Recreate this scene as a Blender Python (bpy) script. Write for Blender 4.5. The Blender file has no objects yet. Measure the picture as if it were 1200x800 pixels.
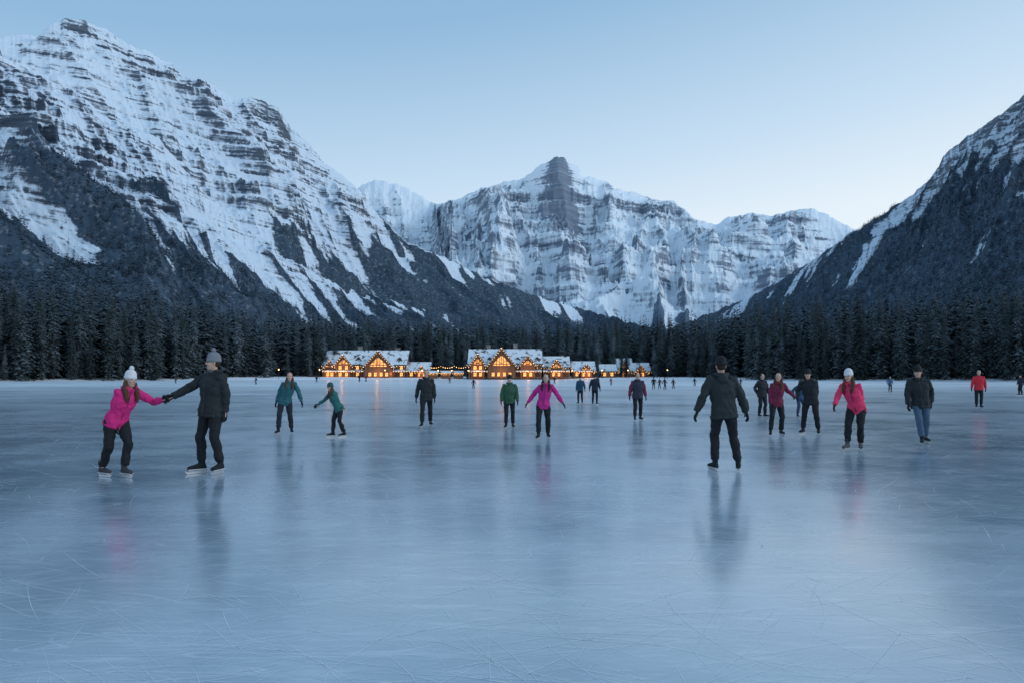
import bpy, math, random
import numpy as np
from mathutils import Vector, Matrix
random.seed(7); rng=np.random.default_rng(11)
scene=bpy.context.scene; col=scene.collection
scene.view_settings.view_transform='Standard'; scene.view_settings.look='None'; scene.view_settings.exposure=0

# ------------------------------------------------------------------ helpers
def link(name,me,parent=None,loc=None):
    o=bpy.data.objects.new(name,me); col.objects.link(o)
    if loc is not None: o.location=loc
    if parent is not None: o.parent=parent
    return o
def npmesh(name,V,Fc,mat=None,smooth=True,matidx=None):
    V=np.asarray(V,dtype=np.float32); Fc=np.asarray(Fc,dtype=np.int32)
    me=bpy.data.meshes.new(name); k=Fc.shape[1]
    me.vertices.add(len(V)); me.vertices.foreach_set('co',V.ravel())
    me.loops.add(Fc.size); me.loops.foreach_set('vertex_index',Fc.ravel())
    me.polygons.add(len(Fc)); me.polygons.foreach_set('loop_start',np.arange(len(Fc),dtype=np.int32)*k)
    me.update(calc_edges=True)
    me.polygons.foreach_set('use_smooth',np.full(len(Fc),smooth))
    if mat: 
        for m in (mat if isinstance(mat,list) else [mat]): me.materials.append(m)
    if matidx is not None: me.polygons.foreach_set('material_index',np.asarray(matidx,dtype=np.int32))
    return me
class MB:
    def __init__(s): s.v=[]; s.f=[]; s.mi=[]
    def ring_loft(s,rings,mi=0,caps=True):
        b=len(s.v); n=len(rings[0])
        for r in rings: s.v+= [tuple(p) for p in r]
        for i in range(len(rings)-1):
            for j in range(n):
                s.f.append((b+i*n+j,b+i*n+(j+1)%n,b+(i+1)*n+(j+1)%n,b+(i+1)*n+j)); s.mi.append(mi)
        if caps:
            s.f.append(tuple(b+j for j in range(n))[::-1]); s.mi.append(mi)
            e=b+(len(rings)-1)*n; s.f.append(tuple(e+j for j in range(n))); s.mi.append(mi)
    def box(s,c,size,mi=0,M=None):
        b=len(s.v); hx,hy,hz=size[0]/2,size[1]/2,size[2]/2
        for dx,dy,dz in ((-1,-1,-1),(1,-1,-1),(1,1,-1),(-1,1,-1),(-1,-1,1),(1,-1,1),(1,1,1),(-1,1,1)):
            p=Vector((dx*hx,dy*hy,dz*hz))
            if M is not None: p=M@p
            s.v.append((c[0]+p.x,c[1]+p.y,c[2]+p.z))
        for f in ((0,3,2,1),(4,5,6,7),(0,1,5,4),(1,2,6,5),(2,3,7,6),(3,0,4,7)):
            s.f.append(tuple(b+i for i in f)); s.mi.append(mi)
    def poly(s,pts,faces,mi=0):
        b=len(s.v); s.v+=[tuple(p) for p in pts]
        for f in faces: s.f.append(tuple(b+i for i in f)); s.mi.append(mi)
    def mesh(s,name,mats,smooth=False):
        me=bpy.data.meshes.new(name); me.from_pydata(s.v,[],s.f); me.update()
        for m in (mats if isinstance(mats,list) else [mats]): me.materials.append(m)
        me.polygons.foreach_set('material_index',s.mi)
        me.polygons.foreach_set('use_smooth',[smooth]*len(s.f))
        return me
# ------------------------------------------------------------------ noise
T=[rng.random((256,256))*2*math.pi for _ in range(12)]
TC=[np.cos(t) for t in T]; TS=[np.sin(t) for t in T]
def pn(x,y,seed=0):
    xi=np.floor(x).astype(int); yi=np.floor(y).astype(int); xf=x-xi; yf=y-yi
    u=xf*xf*xf*(xf*(xf*6-15)+10); w=yf*yf*yf*(yf*(yf*6-15)+10)
    c=TC[seed]; s_=TS[seed]
    def g(i,j):
        a=(xi+i)&255; b=(yi+j)&255
        return c[a,b]*(xf-i)+s_[a,b]*(yf-j)
    return ((g(0,0)*(1-u)+g(1,0)*u)*(1-w)+(g(0,1)*(1-u)+g(1,1)*u)*w)*1.5
def fbm(x,y,o=5,seed=0,g=.5):
    r=0;a=1;f=1
    for i in range(o): r=r+a*pn(x*f+i*17.3,y*f+i*9.1,(seed+i)%12); a*=g; f*=2.03
    return r
def ridged(x,y,o=5,seed=0,g=.5):
    r=0;a=1;f=1;w=1
    for i in range(o):
        n=(1-np.abs(pn(x*f+i*7.7,y*f+i*3.1,(seed+i)%12))*1.4); n=np.clip(n,0,1)**2
        r=r+a*n*w; w=np.clip(n*1.3,0,1); a*=g; f*=2.05
    return r
def sst(a,b,x):
    t=np.clip((x-a)/(b-a),0,1); return t*t*(3-2*t)
# ------------------------------------------------------------------ materials
def newmat(name):
    m=bpy.data.materials.new(name); m.use_nodes=True; nt=m.node_tree
    return m,nt,nt.nodes['Principled BSDF']
def N(nt,t,**k):
    n=nt.nodes.new(t)
    for a,b in k.items():
        if a in n.inputs.keys(): n.inputs[a].default_value=b
        else: setattr(n,a,b)
    return n
def mixc(nt,f,a,b):
    n=nt.nodes.new('ShaderNodeMix'); n.data_type='RGBA'
    for i,v in ((0,f),(6,a),(7,b)):
        if isinstance(v,(int,float)): n.inputs[i].default_value=v
        elif isinstance(v,tuple): n.inputs[i].default_value=(*v,1)[:4]
        else: nt.links.new(v,n.inputs[i])
    return n.outputs[2]
def mth(nt,op,a,b=0.0,clamp=False):
    n=nt.nodes.new('ShaderNodeMath'); n.operation=op; n.use_clamp=clamp
    for i,v in ((0,a),(1,b)):
        if isinstance(v,(int,float)): n.inputs[i].default_value=v
        else: nt.links.new(v,n.inputs[i])
    return n.outputs[0]
def mrange(nt,v,a,b,c=0.,d=1.):
    n=nt.nodes.new('ShaderNodeMapRange'); nt.links.new(v,n.inputs[0])
    for i,x in enumerate((a,b,c,d)): n.inputs[1+i].default_value=x
    return n.outputs[0]
def noise(nt,scale,detail=4,rough=.55,vec=None):
    n=nt.nodes.new('ShaderNodeTexNoise'); n.inputs['Scale'].default_value=scale; n.inputs['Detail'].default_value=detail; n.inputs['Roughness'].default_value=rough
    if vec is None:
        t=nt.nodes.new('ShaderNodeTexCoord'); vec=t.outputs['Object']
    nt.links.new(vec,n.inputs['Vector']); return n.outputs[0]
def simple(name,c,rough=.6,nscale=8,var=.25,bump=.0,spec=.5,bd=.01):
    m,nt,p=newmat(name); n=noise(nt,nscale,3)
    c2=tuple(x*(1-var) for x in c); c3=tuple(min(1,x*(1+var)) for x in c)
    nt.links.new(mixc(nt,n,c2,c3),p.inputs['Base Color']); p.inputs['Roughness'].default_value=rough
    p.inputs['Specular IOR Level'].default_value=spec
    if bump:
        b=N(nt,'ShaderNodeBump'); b.inputs['Strength'].default_value=bump; b.inputs['Distance'].default_value=bd
        n2=noise(nt,nscale*4,3); nt.links.new(n2,b.inputs['Height']); nt.links.new(b.outputs[0],p.inputs['Normal'])
    return m
def emis(name,c,s):
    m,nt,p=newmat(name); p.inputs['Base Color'].default_value=(*c,1); p.inputs['Emission Color'].default_value=(*c,1)
    n=noise(nt,1.3,2); nt.links.new(mrange(nt,n,.3,.7,s*.35,s*1.5),p.inputs['Emission Strength']); return m
M_snow=simple('snow_mat',(.78,.82,.87),.7,.4,.08,.3,.3,.1)
m,nt,p=newmat('roof_snow_mat'); n=noise(nt,.45,5,.65); c=mixc(nt,mrange(nt,n,.54,.61),(.76,.80,.84),(.10,.085,.08)); nt.links.new(c,p.inputs['Base Color']); p.inputs['Roughness'].default_value=.75; M_roofsnow=m
M_wood=simple('log_wood_mat',(.20,.10,.055),.7,3,.35,.3)
M_timber=simple('timber_mat',(.26,.13,.07),.6,3,.3,.2)
M_stone=simple('stone_mat',(.24,.22,.2),.8,2,.5,.6)
M_roof=simple('roof_mat',(.05,.045,.045),.8,2,.3,.2)
M_glow=emis('lit_glass_mat',(1,.44,.12),1.3)
M_bulb=emis('bulb_mat',(1,.52,.18),10)
M_pole=simple('metal_pole_mat',(.05,.05,.055),.4,5,.2)
def foliage(name,base,frost):
    m,nt,p=newmat(name)
    n=noise(nt,.35,2); geo=N(nt,'ShaderNodeNewGeometry'); oi=N(nt,'ShaderNodeObjectInfo')
    c=mixc(nt,n,tuple(x*.55 for x in base),tuple(x*1.5 for x in base))
    n2=noise(nt,.9,3,.7)
    sep=N(nt,'ShaderNodeSeparateXYZ'); nt.links.new(geo.outputs['Normal'],sep.inputs[0])
    up=mth(nt,'ABSOLUTE',sep.outputs[2]); a=mrange(nt,up,.2,.85); b=mrange(nt,n2,.42,.60)
    f=mth(nt,'MULTIPLY',mth(nt,'MULTIPLY',a,b),mrange(nt,oi.outputs['Random'],0,1,frost*.1,frost*1.9),True)
    nt.links.new(mixc(nt,f,c,(.50,.60,.70)),p.inputs['Base Color']); p.inputs['Roughness'].default_value=.85; p.inputs['Specular IOR Level'].default_value=.15
    return m
M_fol=foliage('conifer_needles_mat',(.034,.050,.050),.38)
M_fol2=foliage('forest_needles_mat',(.020,.032,.035),.10)
M_fol3=foliage('slope_needles_haze_mat',(.050,.078,.105),.10)  # slope trees carry haze in their colour, lighter and bluer than shore pines
M_bark=simple('bark_mat',(.07,.05,.04),.9,4,.4,.4)

# ------------------------------------------------------------------ camera
cam=bpy.data.cameras.new('camera'); cam.lens=24; cam.sensor_width=36; cam.shift_y=40/1200; cam.clip_end=40000; cam.clip_start=.1
co=bpy.data.objects.new('camera',cam); col.objects.link(co); co.location=(0,0,1.5); co.rotation_euler=(math.radians(90),0,0); scene.camera=co
# ------------------------------------------------------------------ world
w=bpy.data.worlds.new('World'); scene.world=w; w.use_nodes=True; nt=w.node_tree
bg=nt.nodes['Background']; tc=N(nt,'ShaderNodeTexCoord'); sp=N(nt,'ShaderNodeSeparateXYZ'); nt.links.new(tc.outputs['Generated'],sp.inputs[0])
az=mth(nt,'MULTIPLY',sp.outputs[0],-.13); zz=mth(nt,'ADD',sp.outputs[2],az)
cr=N(nt,'ShaderNodeValToRGB'); nt.links.new(mrange(nt,zz,-.2,1,0,1),cr.inputs[0])
E=cr.color_ramp.elements
stops=[(0,(.71,.77,.82)),(.20,(.76,.82,.86)),(.30,(.69,.78,.85)),(.40,(.49,.64,.79)),(.56,(.25,.43,.63)),(.75,(.21,.37,.56)),(1,(.21,.36,.54))]
E[0].position=0;E[0].color=(*stops[0][1],1);E[1].position=1;E[1].color=(*stops[-1][1],1)
for p_,c_ in stops[1:-1]:
    e=E.new(p_); e.color=(*c_,1)
nt.links.new(cr.outputs[0],bg.inputs[0]); bg.inputs[1].default_value=1.14
sun=bpy.data.lights.new('sun','SUN'); sun.energy=.8; sun.angle=math.radians(22); sun.color=(.88,.94,1)
so=bpy.data.objects.new('sun',sun); col.objects.link(so)
so.rotation_euler=Vector((-.8,.25,-.5)).to_track_quat('-Z','Y').to_euler()

# ------------------------------------------------------------------ terrain
def ys(x): return 300-112*(np.abs(x)/142)**1.6
def lake_o(x,y): return np.maximum(y-ys(x),-150-y)
def gh(x,y):
    o=lake_o(x,y); 
    return np.where(o<0,-.5*sst(0,-8,o),.55*sst(0,10,o)+.012*np.clip(o,0,900)+sst(0,20,o)*.25*pn(x/9,y/9,3))
rr=np.concatenate([[0.5],np.geomspace(2,150,40),np.linspace(154,360,90),np.geomspace(370,12000,50)])
th=np.linspace(0,2*math.pi,361)[:-1]
RR,TH=np.meshgrid(rr,th,indexing='ij'); GX=RR*np.sin(TH); GY=RR*np.cos(TH); GZ=gh(GX,GY)
def gridfaces(nu,nv,wrap=False):
    i=np.arange(nu-1)[:,None]; j=np.arange(nv if wrap else nv-1)[None,:]; j2=(j+1)%nv
    return np.stack([i*nv+j+0*i,i*nv+j2,(i+1)*nv+j2,(i+1)*nv+j],-1).reshape(-1,4)
V=np.stack([GX,GY,GZ],-1).reshape(-1,3); me=npmesh('ground',V,gridfaces(len(rr),360,True)[:,::-1],M_snow)
g=link('ground',me); g['kind']='structure'; g['label']='snow covered valley floor around the frozen lake'

# ice
m,nt,p=newmat('ice_mat')
tc=N(nt,'ShaderNodeTexCoord'); obj=tc.outputs['Object']
def mapped(rot,sc):
    mp=N(nt,'ShaderNodeMapping'); nt.links.new(obj,mp.inputs[0]); mp.inputs['Rotation'].default_value=(0,0,math.radians(rot)); mp.inputs['Scale'].default_value=sc; return mp.outputs[0]
big=noise(nt,.20,4,.6,mapped(10,(.6,.8,1))); med=noise(nt,1.2,6,.70,mapped(-8,(.6,.8,1)))
f=mth(nt,'ADD',mth(nt,'MULTIPLY',big,.6),mth(nt,'MULTIPLY',med,.4))
base=mixc(nt,mrange(nt,f,.38,.62),(.21,.32,.41),(.45,.56,.65))
fine=noise(nt,9,5,.75,mapped(14,(.15,1.0,1))); base=mixc(nt,mrange(nt,fine,.52,.74,0,.55),base,(.66,.75,.82))
fine2=noise(nt,7,4,.75,mapped(-40,(.18,1.0,1))); base=mixc(nt,mrange(nt,fine2,.56,.74,0,.4),base,(.66,.75,.82))
tot=None
for k,(rot,sx,sy,sc,wd) in enumerate([(12,.16,1.6,1.6,.003),(-22,.2,1.5,1.3,.003),(38,.25,1.2,1.1,.0025),(75,.3,1.,.9,.0025)]):
    n=noise(nt,sc,1.5,.5,mapped(rot,(sx,sy,1)))
    a=mth(nt,'ABSOLUTE',mth(nt,'SUBTRACT',n,.5+.03*math.sin(k*3)))
    l=mrange(nt,a,0,wd,1,0)
    mk=mrange(nt,noise(nt,.6+.2*k,2,.5,mapped(k*33,(1,1,1))),.45,.6)
    l=mth(nt,'MULTIPLY',l,mk)
    tot=l if tot is None else mth(nt,'MAXIMUM',tot,l)
base=mixc(nt,mth(nt,'MULTIPLY',tot,.4),base,(.78,.84,.9))
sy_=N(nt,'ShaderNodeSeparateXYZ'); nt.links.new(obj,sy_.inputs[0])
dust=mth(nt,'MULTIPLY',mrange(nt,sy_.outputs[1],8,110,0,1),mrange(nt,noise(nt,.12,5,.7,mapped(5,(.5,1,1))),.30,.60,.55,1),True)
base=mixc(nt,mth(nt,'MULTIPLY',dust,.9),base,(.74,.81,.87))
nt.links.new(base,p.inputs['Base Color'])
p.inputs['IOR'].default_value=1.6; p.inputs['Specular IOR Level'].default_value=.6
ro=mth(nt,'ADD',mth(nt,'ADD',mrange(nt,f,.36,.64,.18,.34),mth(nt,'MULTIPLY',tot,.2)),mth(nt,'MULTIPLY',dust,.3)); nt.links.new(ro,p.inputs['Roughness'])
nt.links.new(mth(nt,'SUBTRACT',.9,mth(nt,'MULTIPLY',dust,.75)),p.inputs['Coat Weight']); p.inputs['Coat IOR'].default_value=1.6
nt.links.new(mrange(nt,f,.36,.64,.11,.22),p.inputs['Coat Roughness'])
b=N(nt,'ShaderNodeBump'); b.inputs['Strength'].default_value=.10; b.inputs['Distance'].default_value=.01
nt.links.new(med,b.inputs['Height']); nt.links.new(b.outputs[0],p.inputs['Normal']); nt.links.new(b.outputs[0],p.inputs['Coat Normal'])
M_ice=m
xs=np.linspace(-330,330,67); yy=np.linspace(-170,330,51); A,B=np.meshgrid(xs,yy,indexing='ij')
me=npmesh('frozen_lake',np.stack([A,B,A*0],-1).reshape(-1,3),gridfaces(67,51)[:,::-1],M_ice)
ic=link('frozen_lake',me); ic['kind']='structure'; ic['label']='frozen lake of blue skate-scratched ice'
if me.polygons[0].normal.z<0: me.flip_normals()
if g.data.polygons[50].normal.z<0: g.data.flip_normals()
# skate marks
V=[];Fq=[]
for k in range(4200):
    y0=3+24*random.random()**1.4; x0=(random.random()*2-1)*(y0*.85+1)
    L=random.uniform(.15,1.6); Rr=random.uniform(1.0,14)*random.choice((-1,1)); a=random.gauss(0,.6)+(math.pi if random.random()<.5 else 0)
    if random.random()<.25: a=random.uniform(0,6.28); Rr*=.3; L*=.4
    wd=random.uniform(.0004,.0011)*(1+y0/16); n=12; b0=len(V); x,y=x0,y0
    for i in range(n+1):
        wl=wd*(.1+math.sin(math.pi*i/n)); nx,ny=-math.sin(a),math.cos(a)
        V+=[(x-nx*wl,y-ny*wl,.003),(x+nx*wl,y+ny*wl,.003)]
        if i<n: Fq.append((b0+2*i,b0+2*i+2,b0+2*i+3,b0+2*i+1))
        st=L/n; a+=st/Rr; x+=math.cos(a)*st; y+=math.sin(a)*st
M_mark=simple('skate_mark_mat',(.86,.90,.94),.4,3,.08)
me=npmesh('skate_marks',V,Fq,M_mark)
if me.polygons[0].normal.z<0: me.flip_normals()
o=link('skate_marks',me); o['kind']='stuff'; o['label']='fine white skate blade scratches on the ice'; o['category']='ice scratches'

# ------------------------------------------------------------------ mountains
def mtn_mat(name,rock1,rock2,snow,forest,fs,per,dip,k3=2.6):
    m,nt,p=newmat(name); at=N(nt,'ShaderNodeAttribute'); at.attribute_name='mask'
    sp=N(nt,'ShaderNodeSeparateColor'); nt.links.new(at.outputs['Color'],sp.inputs[0])
    n1=noise(nt,fs,6,.72); n2=noise(nt,fs*.35,3,.6)
    tc=N(nt,'ShaderNodeTexCoord')
    mp=N(nt,'ShaderNodeMapping'); mp.vector_type='TEXTURE'; nt.links.new(tc.outputs['Object'],mp.inputs[0]); mp.inputs['Rotation'].default_value=(0,dip,0); mp.inputs['Scale'].default_value=(per*24,per*24,per)
    n3=noise(nt,1.0,4,.64,mp.outputs[0])
    rock=mixc(nt,mrange(nt,n3,.35,.65),rock1,rock2)
    d1=mth(nt,'MULTIPLY',mth(nt,'SUBTRACT',n1,.5),1.5); d3=mth(nt,'MULTIPLY',mth(nt,'SUBTRACT',n3,.5),k3)
    sf=mth(nt,'ADD',sp.outputs[0],mth(nt,'ADD',d1,d3))
    c=mixc(nt,mrange(nt,sf,.30,.66),rock,snow)
    ff=mth(nt,'ADD',sp.outputs[1],mth(nt,'MULTIPLY',mth(nt,'SUBTRACT',n1,.5),1.7))
    forc=mixc(nt,mrange(nt,n2,.3,.7),forest,tuple(x*1.4 for x in forest))
    forc=mixc(nt,mrange(nt,noise(nt,fs*1.9,3,.7),.55,.68,0,.8),forc,tuple(x*.36 for x in snow))
    c=mixc(nt,mrange(nt,ff,.38,.62),c,forc)
    nt.links.new(c,p.inputs['Base Color']); p.inputs['Roughness'].default_value=.9; p.inputs['Specular IOR Level'].default_value=.1
    b=N(nt,'ShaderNodeBump'); b.inputs['Strength'].default_value=.45; b.inputs['Distance'].default_value=.2/fs
    nt.links.new(mth(nt,'ADD',n1,mth(nt,'MULTIPLY',n3,.5)),b.inputs['Height']); nt.links.new(b.outputs[0],p.inputs['Normal'])
    return m
def wquant(x,w,q):
    i=np.argsort(x); c=np.cumsum(w[i]); return x[i][np.searchsorted(c,q*c[-1])]
def mountain(label,sil,Rl,Bl,nu,nv,k,shear,ribw,ribA,spurA,detA,P1,terr,dip,snowfrac,treel,seed,mat,jag=1.,frib=1.,crag=()):
    px=np.linspace(sil[0][0],sil[-1][0],nu); py=np.interp(px,[a for a,b in sil],[b for a,b in sil])
    py=py+jag*(2.2*fbm(px/13,px*0+seed,5,seed,.62))
    R=np.interp(px,[a for a,b in Rl],[b for a,b in Rl]); Bb=np.interp(px,[a for a,b in Bl],[b for a,b in Bl])
    tree=np.interp(px,[a for a,b in treel],[b for a,b in treel])[:,None]
    t=(px-600)/800; H=1.5+(440-py)/800*R
    kw=nu//16; ker=np.hanning(2*kw+1); ker/=ker.sum(); Hs=np.convolve(np.pad(H,kw,mode='edge'),ker,'valid')
    rx=t*R; s=np.concatenate([[0],np.cumsum(np.hypot(np.diff(rx),np.diff(R)))])
    nb=16; v=np.concatenate([np.linspace(-.5,0,nb)[:-1],np.linspace(0,1,nv)]); vv=v[None,:]; va=np.abs(vv)
    Y=R[:,None]+(Bb-R)[:,None]*vv; X=t[:,None]*Y; S=s[:,None]+0*Y
    prof=np.where(vv>=0,(1-np.clip(vv,0,1))**k,1-va*1.2)
    bl=sst(0,.35,va); Hm=H[:,None]*(1-bl)+Hs[:,None]*bl
    env=sst(0,.18,va)*np.clip((1-vv)*2.0,0,1)
    wx=fbm(X/500,Y/500,3,seed+2)*90
    q=S-shear*vv+wx
    spur=ridged(q/(ribw*4.5),vv*.8+fbm(X/700,Y/700,2,seed)*.25,3,seed+1,.45)-.75
    rib=ridged((q-wx*.4)/ribw,vv*2.2,5,seed+4,.55)-.8
    det=fbm(X/50,Y/50,5,seed+6,.55)
    Zb=Hm*prof; low_=.35+.65*sst(tree*.5,tree*1.2,Zb)
    Z=Zb+env*spurA*spur+low_*(sst(0,.1,va)*np.clip((1-vv)*2,0,1)*ribA*rib+np.clip(va*12,.0,1)*detA*det)
    hgt=Z+dip*X+P1*.35*fbm(X/(P1*6),Y/(P1*6),3,seed+3)
    def terrace(h,P,sh):
        q=h/P; fl=np.floor(q); fr=q-fl; return (fl+sst(.5-sh,.5+sh,fr))*P
    sv=.25+.75*sst(-.35,.35,fbm(X/(P1*7),Y/(P1*7)+hgt/(P1*4),3,seed+7))
    up=sst(tree*.9,tree*1.3,Z)*np.clip(va*10,.0,1)
    Z2=Z+up*terr*sv*((terrace(hgt,P1,.2)-hgt)+.8*(terrace(hgt,P1*.37,.24)-hgt))
    cap=1.5+((H-1.5)/R)[:,None]*Y
    Z2=np.where(vv>0,np.minimum(Z2,cap-.0008*Y*sst(0,.05,va)),Z2)
    dXu=np.gradient(X,axis=0);dYu=np.gradient(Y,axis=0);dZu=np.gradient(Z2,axis=0)
    dXv=np.gradient(X,axis=1);dYv=np.gradient(Y,axis=1);dZv=np.gradient(Z2,axis=1)
    nx=dYu*dZv-dZu*dYv; ny=dZu*dXv-dXu*dZv; nz=dXu*dYv-dYu*dXv
    nz=np.abs(nz)/np.sqrt(nx*nx+ny*ny+nz*nz+1e-9)
    sc=nz-.16*rib-.05*spur+.04*fbm(X/90,Y/90,3,seed+5)
    hi=(Z2>tree)&(vv+0*Z2>0)
    scr=np.abs(np.gradient(Z2/Y,axis=1))
    q0=wquant(sc[hi],scr[hi],1-snowfrac); sd=sc[hi].std()
    # bare wind-scoured crags below chosen summits
    for c_,w_,ve,am in crag: sc=sc-am*sd*np.exp(-((px[:,None]-c_-w_*.5*vv/ve)/(w_*(.5+vv/ve)))**2)*sst(ve,ve*.4,va)
    snow=np.clip((sc-q0)/(3.0*sd)+.5,-.2,1.2)
    fo=sst(-.16,.16,(tree-Z2)/tree*.9+frib*(.36*rib+.3*spur)+.2*fbm(X/160,Y/160,4,seed+8))
    fo=np.maximum(fo,sst(.62,.4,Z2/tree))
    Vv=np.stack([X,Y,Z2-6],-1)
    me=npmesh('mountain',Vv.reshape(-1,3),gridfaces(nu,len(v)),mat)
    if me.polygons[nv*nu//2].normal.z<0: me.flip_normals()
    ca=me.color_attributes.new('mask','FLOAT_COLOR','POINT')
    C=np.ones((Vv.shape[0]*Vv.shape[1],4),dtype=np.float32); C[:,0]=snow.ravel(); C[:,1]=fo.ravel(); C[:,2]=0
    ca.data.foreach_set('color',C.ravel())
    o=link('mountain',me); o['kind']='structure'; o['label']=label
    return Vv,fo,v
RK1,RK2,SN,FO_HAZE=(.070,.088,.118),(.165,.19,.225),(.72,.80,.89),(.048,.073,.102)  # slope forest colour lightened to navy, distance haze mixed into it
M_nearL=mtn_mat('near_mountain_mat',RK1,RK2,SN,FO_HAZE,.045,9,.16,2.0)
M_nearB=mtn_mat('buttress_mat',(.058,.072,.098),(.14,.16,.195),SN,FO_HAZE,.06,7,.22,2.2)
M_nearR=mtn_mat('flank_mat',(.10,.12,.15),(.20,.225,.26),(.66,.74,.83),FO_HAZE,.05,8,-.18,2.2)
M_far_haze=mtn_mat('far_mountain_mat',(.16,.20,.26),(.29,.34,.41),(.82,.89,.96),(.09,.13,.19),.012,30,.06,1.6)  # aerial haze painted in: rock, snow and forest made paler and bluer
L1=mountain('massive snowy rock mountain with layered cliffs above dark forest',
 [(-330,130),(-200,70),(-120,95),(0,42),(20,38),(45,40),(58,28),(75,20),(100,22),(125,33),(150,50),(172,58),(200,72),(215,88),(240,92),(272,113),(300,114),(325,124),(342,150),(362,166),(380,190),(398,202),(415,215),(430,236),(455,262),(480,285),(520,300),(560,320),(600,335),(640,350),(690,363),(730,374),(800,390)],
 [(-330,2000),(0,2100),(345,2900),(480,3300),(800,4500)],[(-330,900),(0,1000),(345,1500),(480,1900),(800,2600)],
 1000,460,1.15,900,160,36,150,9,54,.65,.14,.66,[(-330,300),(200,330),(400,400),(470,560),(800,650)],1,M_nearL,1.1,1.2,[(310,26,.16,2.2),(90,30,.10,1.6)])
L2=mountain('steep rocky buttress with snow gullies and pine forest',
 [(-330,160),(-150,110),(-60,60),(0,75),(35,80),(60,92),(95,108),(120,132),(150,146),(180,155),(205,182),(230,212),(262,243),(295,268),(335,296),(380,322),(430,342),(480,357),(560,372),(640,392)],
 [(-330,1500),(0,1500),(200,1750),(400,2150),(640,2700)],[(-330,480),(0,500),(250,620),(400,900),(640,1300)],
 900,420,1.2,700,90,30,90,7,40,.6,.20,.47,[(-330,240),(640,280)],3,M_nearB,1.,1.3)
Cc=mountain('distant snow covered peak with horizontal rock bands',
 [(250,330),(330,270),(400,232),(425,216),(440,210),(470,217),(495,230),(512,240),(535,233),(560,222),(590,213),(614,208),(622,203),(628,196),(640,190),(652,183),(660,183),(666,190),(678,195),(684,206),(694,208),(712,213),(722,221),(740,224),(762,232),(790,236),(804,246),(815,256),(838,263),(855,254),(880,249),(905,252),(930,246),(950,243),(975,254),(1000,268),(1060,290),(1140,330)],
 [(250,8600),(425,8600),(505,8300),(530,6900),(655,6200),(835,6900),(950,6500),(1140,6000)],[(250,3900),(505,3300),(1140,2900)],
 900,400,1.28,400,340,130,480,24,170,.65,.07,.74,[(250,400),(1140,400)],5,M_far_haze,.8,1.2,[(654,24,.30,3.2),(775,35,.14,1.6),(890,45,.10,1.4),(560,30,.12,1.0)])
R1=mountain('forested mountain flank with rocky upper ridge and snow patches',
 [(760,392),(800,378),(840,363),(872,350),(900,335),(950,305),(1000,270),(1040,246),(1070,226),(1092,205),(1100,194),(1106,180),(1130,160),(1150,148),(1180,126),(1200,110),(1260,70),(1350,30),(1450,10),(1540,60)],
 [(760,4200),(850,3600),(1000,2700),(1200,1900),(1540,1700)],[(760,2300),(850,1700),(1000,1000),(1200,580),(1540,520)],
 900,420,1.15,-700,130,30,70,7,42,.6,-.16,.40,[(760,620),(1000,520),(1100,430),(1200,385),(1540,385)],7,M_nearR,1.,1.3,[(1160,60,.18,1.5)])

# ------------------------------------------------------------------ conifers
def conifer(seed,whorls,per,seg,width):
    r=random.Random(seed); V=[];Fc=[]
    lean=r.uniform(-.01,.01)
    for i in range(whorls):
        z0=.07+.92*(i/(whorls-1))**.95
        for j in range(per):
            z=z0+r.uniform(-.5,.5)/whorls
            a=2*math.pi*(j+r.random())/per+i*1.7
            L=(width*(1-z)**.82+.008)*r.uniform(.55,1.2)
            if z<.16: L*=.75
            dr=L*(.55-.3*z)+r.uniform(0,.006); c,s_=math.cos(a),math.sin(a); px_,py_=-s_,c
            def P(t,side=0,dz=0): 
                rr_=L*t; return (c*rr_+px_*side+lean*z,s_*rr_+py_*side,z-dr*t**1.3+dz)
            for q in range(seg):
                t0=q/seg; t1=(q+1)/seg; wv=L*(.42*(1-t0)+.12)*r.uniform(.7,1.2)
                for sd in (-1,1):
                    b=len(V); V+= [P(t0),P(t1 if q<seg-1 else 1.1),P(min(1.1,t0+.55/seg+.12),sd*wv,-.25*wv-.004)]; Fc.append((b,b+1,b+2) if sd<0 else (b,b+2,b+1))
    return np.array(V),np.array(Fc)
variants=[]
for k in range(6):
    V,Fc=conifer(100+k,40,8,3,random.uniform(.10,.135)); me=npmesh('crown',V,Fc,M_fol,False)
    mb=MB(); mb.ring_loft([[(rr_*math.cos(a),rr_*math.sin(a),z) for a in [2*math.pi*i/7 for i in range(7)]] for z,rr_ in ((-.03,.014),(.02,.011),(.5,.006),(.97,.001))])
    variants.append((me,mb.mesh('trunk',M_bark,True)))
pts=[]
tries=0
while len(pts)<2700 and tries<60000:
    tries+=1
    o=2+200*random.random()**1.6; x=random.uniform(-330,360); y=float(ys(x))+o
    if y<60 or abs(x/y)>.92: continue
    clear=0
    if -96<x<74: clear=42
    elif -110<x<88: clear=26
    if o<clear+3: continue
    pts.append((o-clear,x,y))
pts.sort()
acc=[]; cell={}
for oc,x,y in pts:
    key=(int(x//2.6),int(y//2.6))
    if key in cell: continue
    cell[key]=1; acc.append((oc,x,y))
front=acc[:268]; rest=acc[268:]
near=[(48,299,17),(50.5,301,21),(62.5,300,17),(66,304,24),(70,300,20),(39,311,24),(26,312,22),(46,312,26),(37.5,297,9),(-24,306,16),(-33,309,21),(-36,305,13),(-88,300,16),(-84,309,23),(13,311,21),(-19.5,299,7),(74,303,25),(-45,300,6),(-28,312,24),(56,299,8)]
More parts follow.
